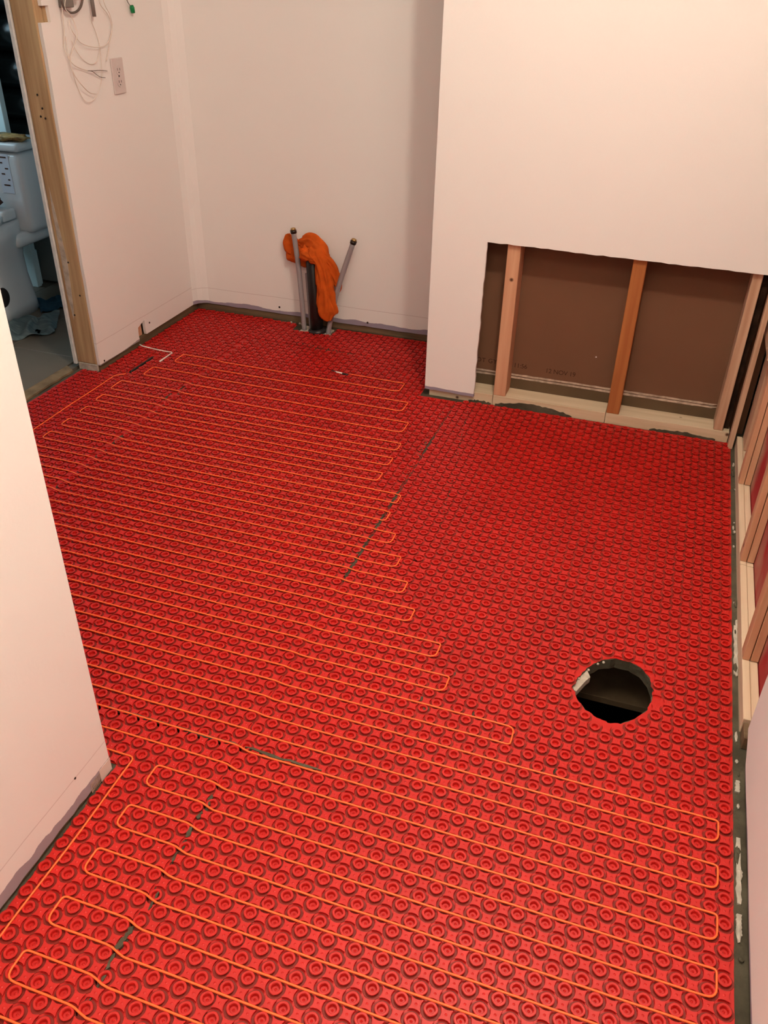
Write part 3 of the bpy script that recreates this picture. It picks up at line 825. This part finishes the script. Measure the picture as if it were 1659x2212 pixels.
cloth(bm, [(-1.372, 3.226, 0.350, .020, .030), (-1.325, 3.232, 0.312, .022, .022), (-1.300, 3.240, 0.262, .024, .014), (-1.285, 3.244, 0.215, .014, .008), (-1.283, 3.246, 0.190, .004, .004)], seed=7.7)
cloth(bm, [(-1.432, 3.215, 0.352, .026, .018), (-1.400, 3.206, 0.340, .022, .020), (-1.375, 3.200, 0.328, .018, .018), (-1.345, 3.204, 0.318, .012, .012)], seed=2.2)
cloth(bm, [(-1.418, 3.262, 0.350, .018, .012), (-1.415, 3.264, 0.31, .018, .010), (-1.420, 3.264, 0.262, .010, .006)], seed=5.2)
rag = obj('rag', bm, M_rag, None, True)
tag(rag, 'crumpled orange rag draped over the black drain pipe', 'rag')

# ================================================================ LEFT WALL FITTINGS
def lw(px, py, x=XL):
    """point on a plane parallel to the left wall"""
    dvec = rt * ((px - 829.5) / 1829.47) + dn * ((py - 1106) / 1829.47) + fw
    return camv + dvec * (x / dvec.x)
oc = lw(254, 164)
out = empty('outlet', (XL, oc.y, oc.z)); tag(out, 'white double electrical outlet on the left wall', 'outlet')
o = boxobj('cover_plate', (0.0, 0.006, -0.036, 0.036, -0.058, 0.058), M_white, out, 0.003, 2)
for s in (-1, 1):
    bm = bmesh.new()
    bmesh.ops.create_cone(bm, cap_ends=True, segments=20, radius1=0.0165, radius2=0.016, depth=0.002, matrix=Matrix.Translation((0.0068, 0, s * 0.0195)) @ Matrix.Rotation(math.pi / 2, 4, 'Y'))
    rc = obj('receptacle', bm, M_white, out)
    bm = bmesh.new()
    box(bm, 0.0078, 0.0083, -0.0075, -0.0055, s * 0.0195 - .002, s * 0.0195 + .006); box(bm, 0.0078, 0.0083, 0.0055, 0.0075, s * 0.0195 - .002, s * 0.0195 + .006)
    box(bm, 0.0078, 0.0083, -0.002, 0.002, s * 0.0195 - .010, s * 0.0195 - .006)
    obj('slots', bm, M_slot, rc)
bm = bmesh.new(); bmesh.ops.create_cone(bm, cap_ends=True, segments=8, radius1=.003, radius2=.003, depth=.001, matrix=Matrix.Translation((0.0065, 0, 0)) @ Matrix.Rotation(math.pi / 2, 4, 'Y'))
obj('screw', bm, M_slot, out)

def wall_wire(name, pxs, r, m, label, cat='wire', group=None, off=0.012):
    pts = [lw(x, y, XL + off + (0.004 * math.sin(i * 1.7))) for i, (x, y) in enumerate(pxs)]
    o = tubeobj(name, bez(pts, 8), r, m, None, 6); tag(o, label, cat, group); return o
G1 = 'loose wires hanging on the left wall'
# crop coordinates: px = 60 + u/6.38, py = v/6.38
def cp(l): return [(60 + u / 6.38, v / 6.38) for u, v in l]
wall_wire('loose_wire', cp([(440, -200), (480, 180), (500, 400), (500, 620), (540, 760), (620, 880), (720, 940), (830, 975)]), 0.0016, M_wire, 'pale wire curving down left to a split end beside the outlet', group=G1)
wall_wire('wire_end', cp([(830, 975), (900, 975), (1000, 968), (1095, 980)]), 0.0011, M_wired, 'straight grey wire end pointing at the outlet', group=G1)
wall_wire('wire_end', cp([(830, 975), (890, 985), (950, 1030), (1000, 1062), (1070, 1072)]), 0.0011, M_wired, 'bent grey wire end drooping beside the outlet', group=G1)
wall_wire('loose_wire', cp([(560, -200), (510, 90), (600, 220), (665, 380), (680, 500), (630, 650), (590, 780), (600, 920), (660, 1060), (770, 1200), (860, 1280), (945, 1297)]), 0.0015, M_wire, 'S-shaped pale wire ending below the outlet level', group=G1, off=0.02)
wall_wire('loose_wire', cp([(560, 260), (600, 400), (660, 500), (720, 580), (820, 630), (950, 650), (1060, 630), (1120, 560), (1150, 450)]), 0.0013, M_wire, 'pale wire forming a wide shallow upper loop', group=G1)
wall_wire('loose_wire', cp([(940, -200), (990, 40), (1090, 180), (1145, 300), (1160, 420), (1130, 600), (1100, 760), (1085, 840)]), 0.0013, M_wire, 'pale wire falling straight onto the top of the outlet', group=G1)
wall_wire('loose_wire', cp([(980, -200), (1060, 60), (1130, 200), (1165, 340), (1150, 480)]), 0.0012, M_wire, 'short pale wire arching beside the straight one', group=G1, off=0.02)
wall_wire('loose_wire', cp([(520, 500), (560, 760), (640, 1060), (700, 1240), (790, 1390), (880, 1400), (960, 1300), (1010, 1130), (1020, 960), (1000, 700), (950, 480), (880, 300), (860, 200)]), 0.0011, M_wire, 'thinnest pale wire forming the lowest, longest loop', group=G1, off=0.006)
wall_wire('loose_wire', cp([(600, 560), (680, 720), (770, 830), (870, 885), (950, 850), (985, 720), (990, 600)]), 0.0011, M_wire, 'pale wire forming the small middle loop', group=G1, off=0.006)
wall_wire('thick_cable', cp([(455, -150), (470, 30), (520, 130), (590, 175), (670, 160), (730, 90), (755, -20), (760, -150)]), 0.0038, M_wired, 'thick grey-brown cable looping at the top of the left wall', 'cable', off=0.02)
a = lw(193, -35, XL + .02); b = lw(204, 36, XL + .02)
o = tubeobj('metal_strap', [a, a + (b - a) * .5, b], 0.0065, M_steel, None, 8); tag(o, 'short dark metal bar hanging at the top edge of the photo', 'metal bar')
bx = lw(136, -6)
bxr = empty('junction_box', (XL, bx.y, bx.z)); tag(bxr, 'grey electrical box with cables at the top of the left wall', 'electrical box')
boxobj('box_body', (0.0, 0.022, -0.030, 0.022, -0.028, 0.07), M_steel, bxr, 0.002)
boxobj('knockout', (0.022, 0.024, 0.026, 0.050, -0.010, 0.014), M_white, bxr, 0.002)
pw = wall_wire('pigtail_wire', [(262, -30), (272, -5), (278, 8), (284, 14)], 0.0014, M_wired, 'grey pigtail wire with a green connector at its end', 'wire')
nut = [lw(284, 12, XL + .014), lw(285.5, 17, XL + .014), lw(287.5, 28, XL + .014)]
tubeobj('wire_nut', nut, [0.0065, 0.0085, 0.0075], M_green, pw, 8)

# ================================================================ BATHROOM THINGS
# toilet facing -Y; tank side at X=-2.6
toi = empty('toilet', (-2.82, 2.90, 0.008)); tag(toi, 'white toilet seen through the doorway', 'toilet')
def rbox(name, dims, mm, parent, bev, seg=4):
    bm = bmesh.new(); box(bm, *dims, bev=bev, seg=seg); return obj(name, bm, mm, parent, True)
tank = rbox('tank', (-0.218, 0.218, 0.125, 0.325, 0.335, 0.662), M_porc, toi, 0.03)
rbox('tank_lid', (-0.226, 0.226, 0.115, 0.333, 0.666, 0.700), M_porc, toi, 0.014)
st = boxobj('sticker', (0.105, 0.165, 0.1235, 0.1248, 0.50, 0.655), M_sticker, tank, 0)
bm = bmesh.new()
for k, (a1, a2) in enumerate([(0.115, 0.155), (0.118, 0.132), (0.140, 0.156), (0.118, 0.135), (0.145, 0.155), (0.12, 0.15)]):
    box(bm, a1, a2, 0.1225, 0.1234, 0.640 - k * 0.022, 0.645 - k * 0.022)
obj('sticker_lines', bm, M_ink, tank)
# bowl / skirted pedestal with a side recess
def loft(bm, secs, seg=28):
    rings = []
    for (z, cy, rx, ry, pw_) in secs:
        ring = []
        for k in range(seg):
            a = 2 * math.pi * k / seg; c, s = math.cos(a), math.sin(a)
            ring.append(bm.verts.new((rx * math.copysign(abs(c) ** pw_, c), cy + ry * math.copysign(abs(s) ** pw_, s), z)))
        rings.append(ring)
    for i in range(len(rings) - 1):
        for k in range(seg): bm.faces.new((rings[i][k], rings[i][(k + 1) % seg], rings[i + 1][(k + 1) % seg], rings[i + 1][k]))
    bm.faces.new(list(reversed(rings[0]))); bm.faces.new(rings[-1])
bm = bmesh.new()
loft(bm, [(0, -0.03, .172, .20, .35), (0.05, -0.03, .168, .195, .35), (0.16, -0.03, .156, .19, .4), (0.24, -0.05, .162, .215, .5), (0.30, -0.08, .185, .27, .7), (0.34, -0.10, .20, .32, .9), (0.395, -0.10, .205, .33, .95)])
ped = obj('pedestal', bm, M_porc, toi, True)
rbox('rear_shelf', (-0.19, 0.19, 0.05, 0.30, 0.285, 0.345), M_porc, toi, 0.025)
bm = bmesh.new(); bmesh.ops.create_uvsphere(bm, u_segments=16, v_segments=10, radius=1, matrix=Matrix.Translation((0.160, -0.075, 0.112)) @ Matrix.Diagonal((0.012, 0.040, 0.044, 1)))
obj('side_recess', bm, M_slot, ped, True)
bm = bmesh.new(); loft(bm, [(0.400, -0.14, .195, .25, .9), (0.425, -0.14, .200, .255, .9), (0.430, -0.14, .190, .245, .9)]); obj('seat', bm, M_porc, toi, True)
rbox('seat_hinge_block', (-0.16, 0.16, 0.03, 0.115, 0.40, 0.445), M_porc, toi, 0.012)

def lump(name, c, s, m_, label, cat, seed, sub=3, amp=0.35, fr=2.2):
    bm = bmesh.new(); bmesh.ops.create_icosphere(bm, subdivisions=sub, radius=1)
    for v in bm.verts:
        f = 1 + amp * noise.noise(v.co * fr + Vector((seed, 0, 0)))
        v.co = Vector((v.co.x * s[0] * f, v.co.y * s[1] * f, max(-s[2] * .9, v.co.z * s[2] * f)))
    o = obj(name, bm, m_, None, True); o.location = c; tag(o, label, cat); return o
lump('snack_packet', (-2.69, 3.07, 0.721), (0.10, 0.045, 0.013), M_packet, 'crumpled golden packet lying on the toilet tank lid', 'packet', 3, amp=0.9)
lump('brown_cloth', (-2.735, 2.955, 0.495), (0.055, 0.035, 0.045), M_brown, 'dark brown crumpled item on the toilet seat before the tank', 'cloth', 8)

def drape(name, corners, m_, label, h, seed, nx=34, ny=26, fold=3.2):
    """crumpled towel lying on the floor"""
    bm = bmesh.new(); g = []
    a, b, c, d_ = [Vector(q) for q in corners]
    for j in range(ny + 1):
        row = []
        for i in range(nx + 1):
            u, v = i / nx, j / ny
            p = (a * (1 - u) + b * u) * (1 - v) + (d_ * (1 - u) + c * u) * v
            e = min(u, 1 - u, v, 1 - v)
            z = 0.012 + h * (0.5 + 0.5 * math.sin((u * fold + v * 1.1) * 6.28 + 2 * noise.noise(Vector((u * 2, v * 2, seed))))) * (0.35 + 0.65 * min(1, e * 5)) + h * .5 * noise.noise(Vector((u * 5, v * 5, seed)))
            q = p + Vector((noise.noise(Vector((u * 3, v * 3, seed + 9))), noise.noise(Vector((u * 3, v * 3, seed + 19))))) * 0.03
            row.append(bm.verts.new((q.x, q.y, max(0.0095, z))))
        g.append(row)
    for j in range(ny):
        for i in range(nx): bm.faces.new((g[j][i], g[j][i + 1], g[j + 1][i + 1], g[j + 1][i]))
    ext = bmesh.ops.solidify(bm, geom=bm.faces[:], thickness=-0.003)
    o = obj(name, bm, m_, None, True); tag(o, label, 'towel', 'towels on the bathroom floor'); return o
drape('towel', [(-2.60, 2.55), (-2.40, 2.80), (-2.54, 3.02), (-2.66, 2.86)], M_towg, 'crumpled grey striped towel on the floor before the toilet foot', 0.022, 2)
drape('towel', [(-2.60, 2.97), (-2.53, 3.10), (-2.66, 3.20), (-2.72, 3.09)], M_towb, 'small dark blue cloth on the floor beside the toilet foot', 0.020, 5, 20, 16, 2)

# black plastic bundle behind the tank
bun = empty('plastic_bundle', (-2.75, 3.41, 0.0)); tag(bun, 'tall shiny black plastic bundle standing behind the toilet tank', 'bag')
zz = 0.62
for k, (r_, x0_) in enumerate([(0.055, 0), (0.062, .01), (0.070, -.01), (0.075, .02), (0.08, 0)]):
    zz += r_
    bm = bmesh.new(); tube(bm, bez([(-0.32, 0, zz), (-0.1, -.005, zz + .006), (0.1, 0, zz), (0.45, .004, zz)], 8), r_, 20)
    obj('fold', bm, M_bag, bun, True); zz += r_
boxobj('carton', (-0.30, 0.42, -0.055, 0.08, 0.008, 0.619), M_bath, bun, 0.01)
def bw(px, py, y):
    dvec = rt * ((px - 829.5) / 1829.47) + dn * ((py - 1106) / 1829.47) + fw
    return camv + dvec * (y / dvec.y)
e_ = bw(12, 225, 3.30)
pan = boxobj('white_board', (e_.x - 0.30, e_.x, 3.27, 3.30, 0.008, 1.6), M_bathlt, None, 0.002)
tag(pan, 'pale blue board standing upright left of the black bundle', 'board')
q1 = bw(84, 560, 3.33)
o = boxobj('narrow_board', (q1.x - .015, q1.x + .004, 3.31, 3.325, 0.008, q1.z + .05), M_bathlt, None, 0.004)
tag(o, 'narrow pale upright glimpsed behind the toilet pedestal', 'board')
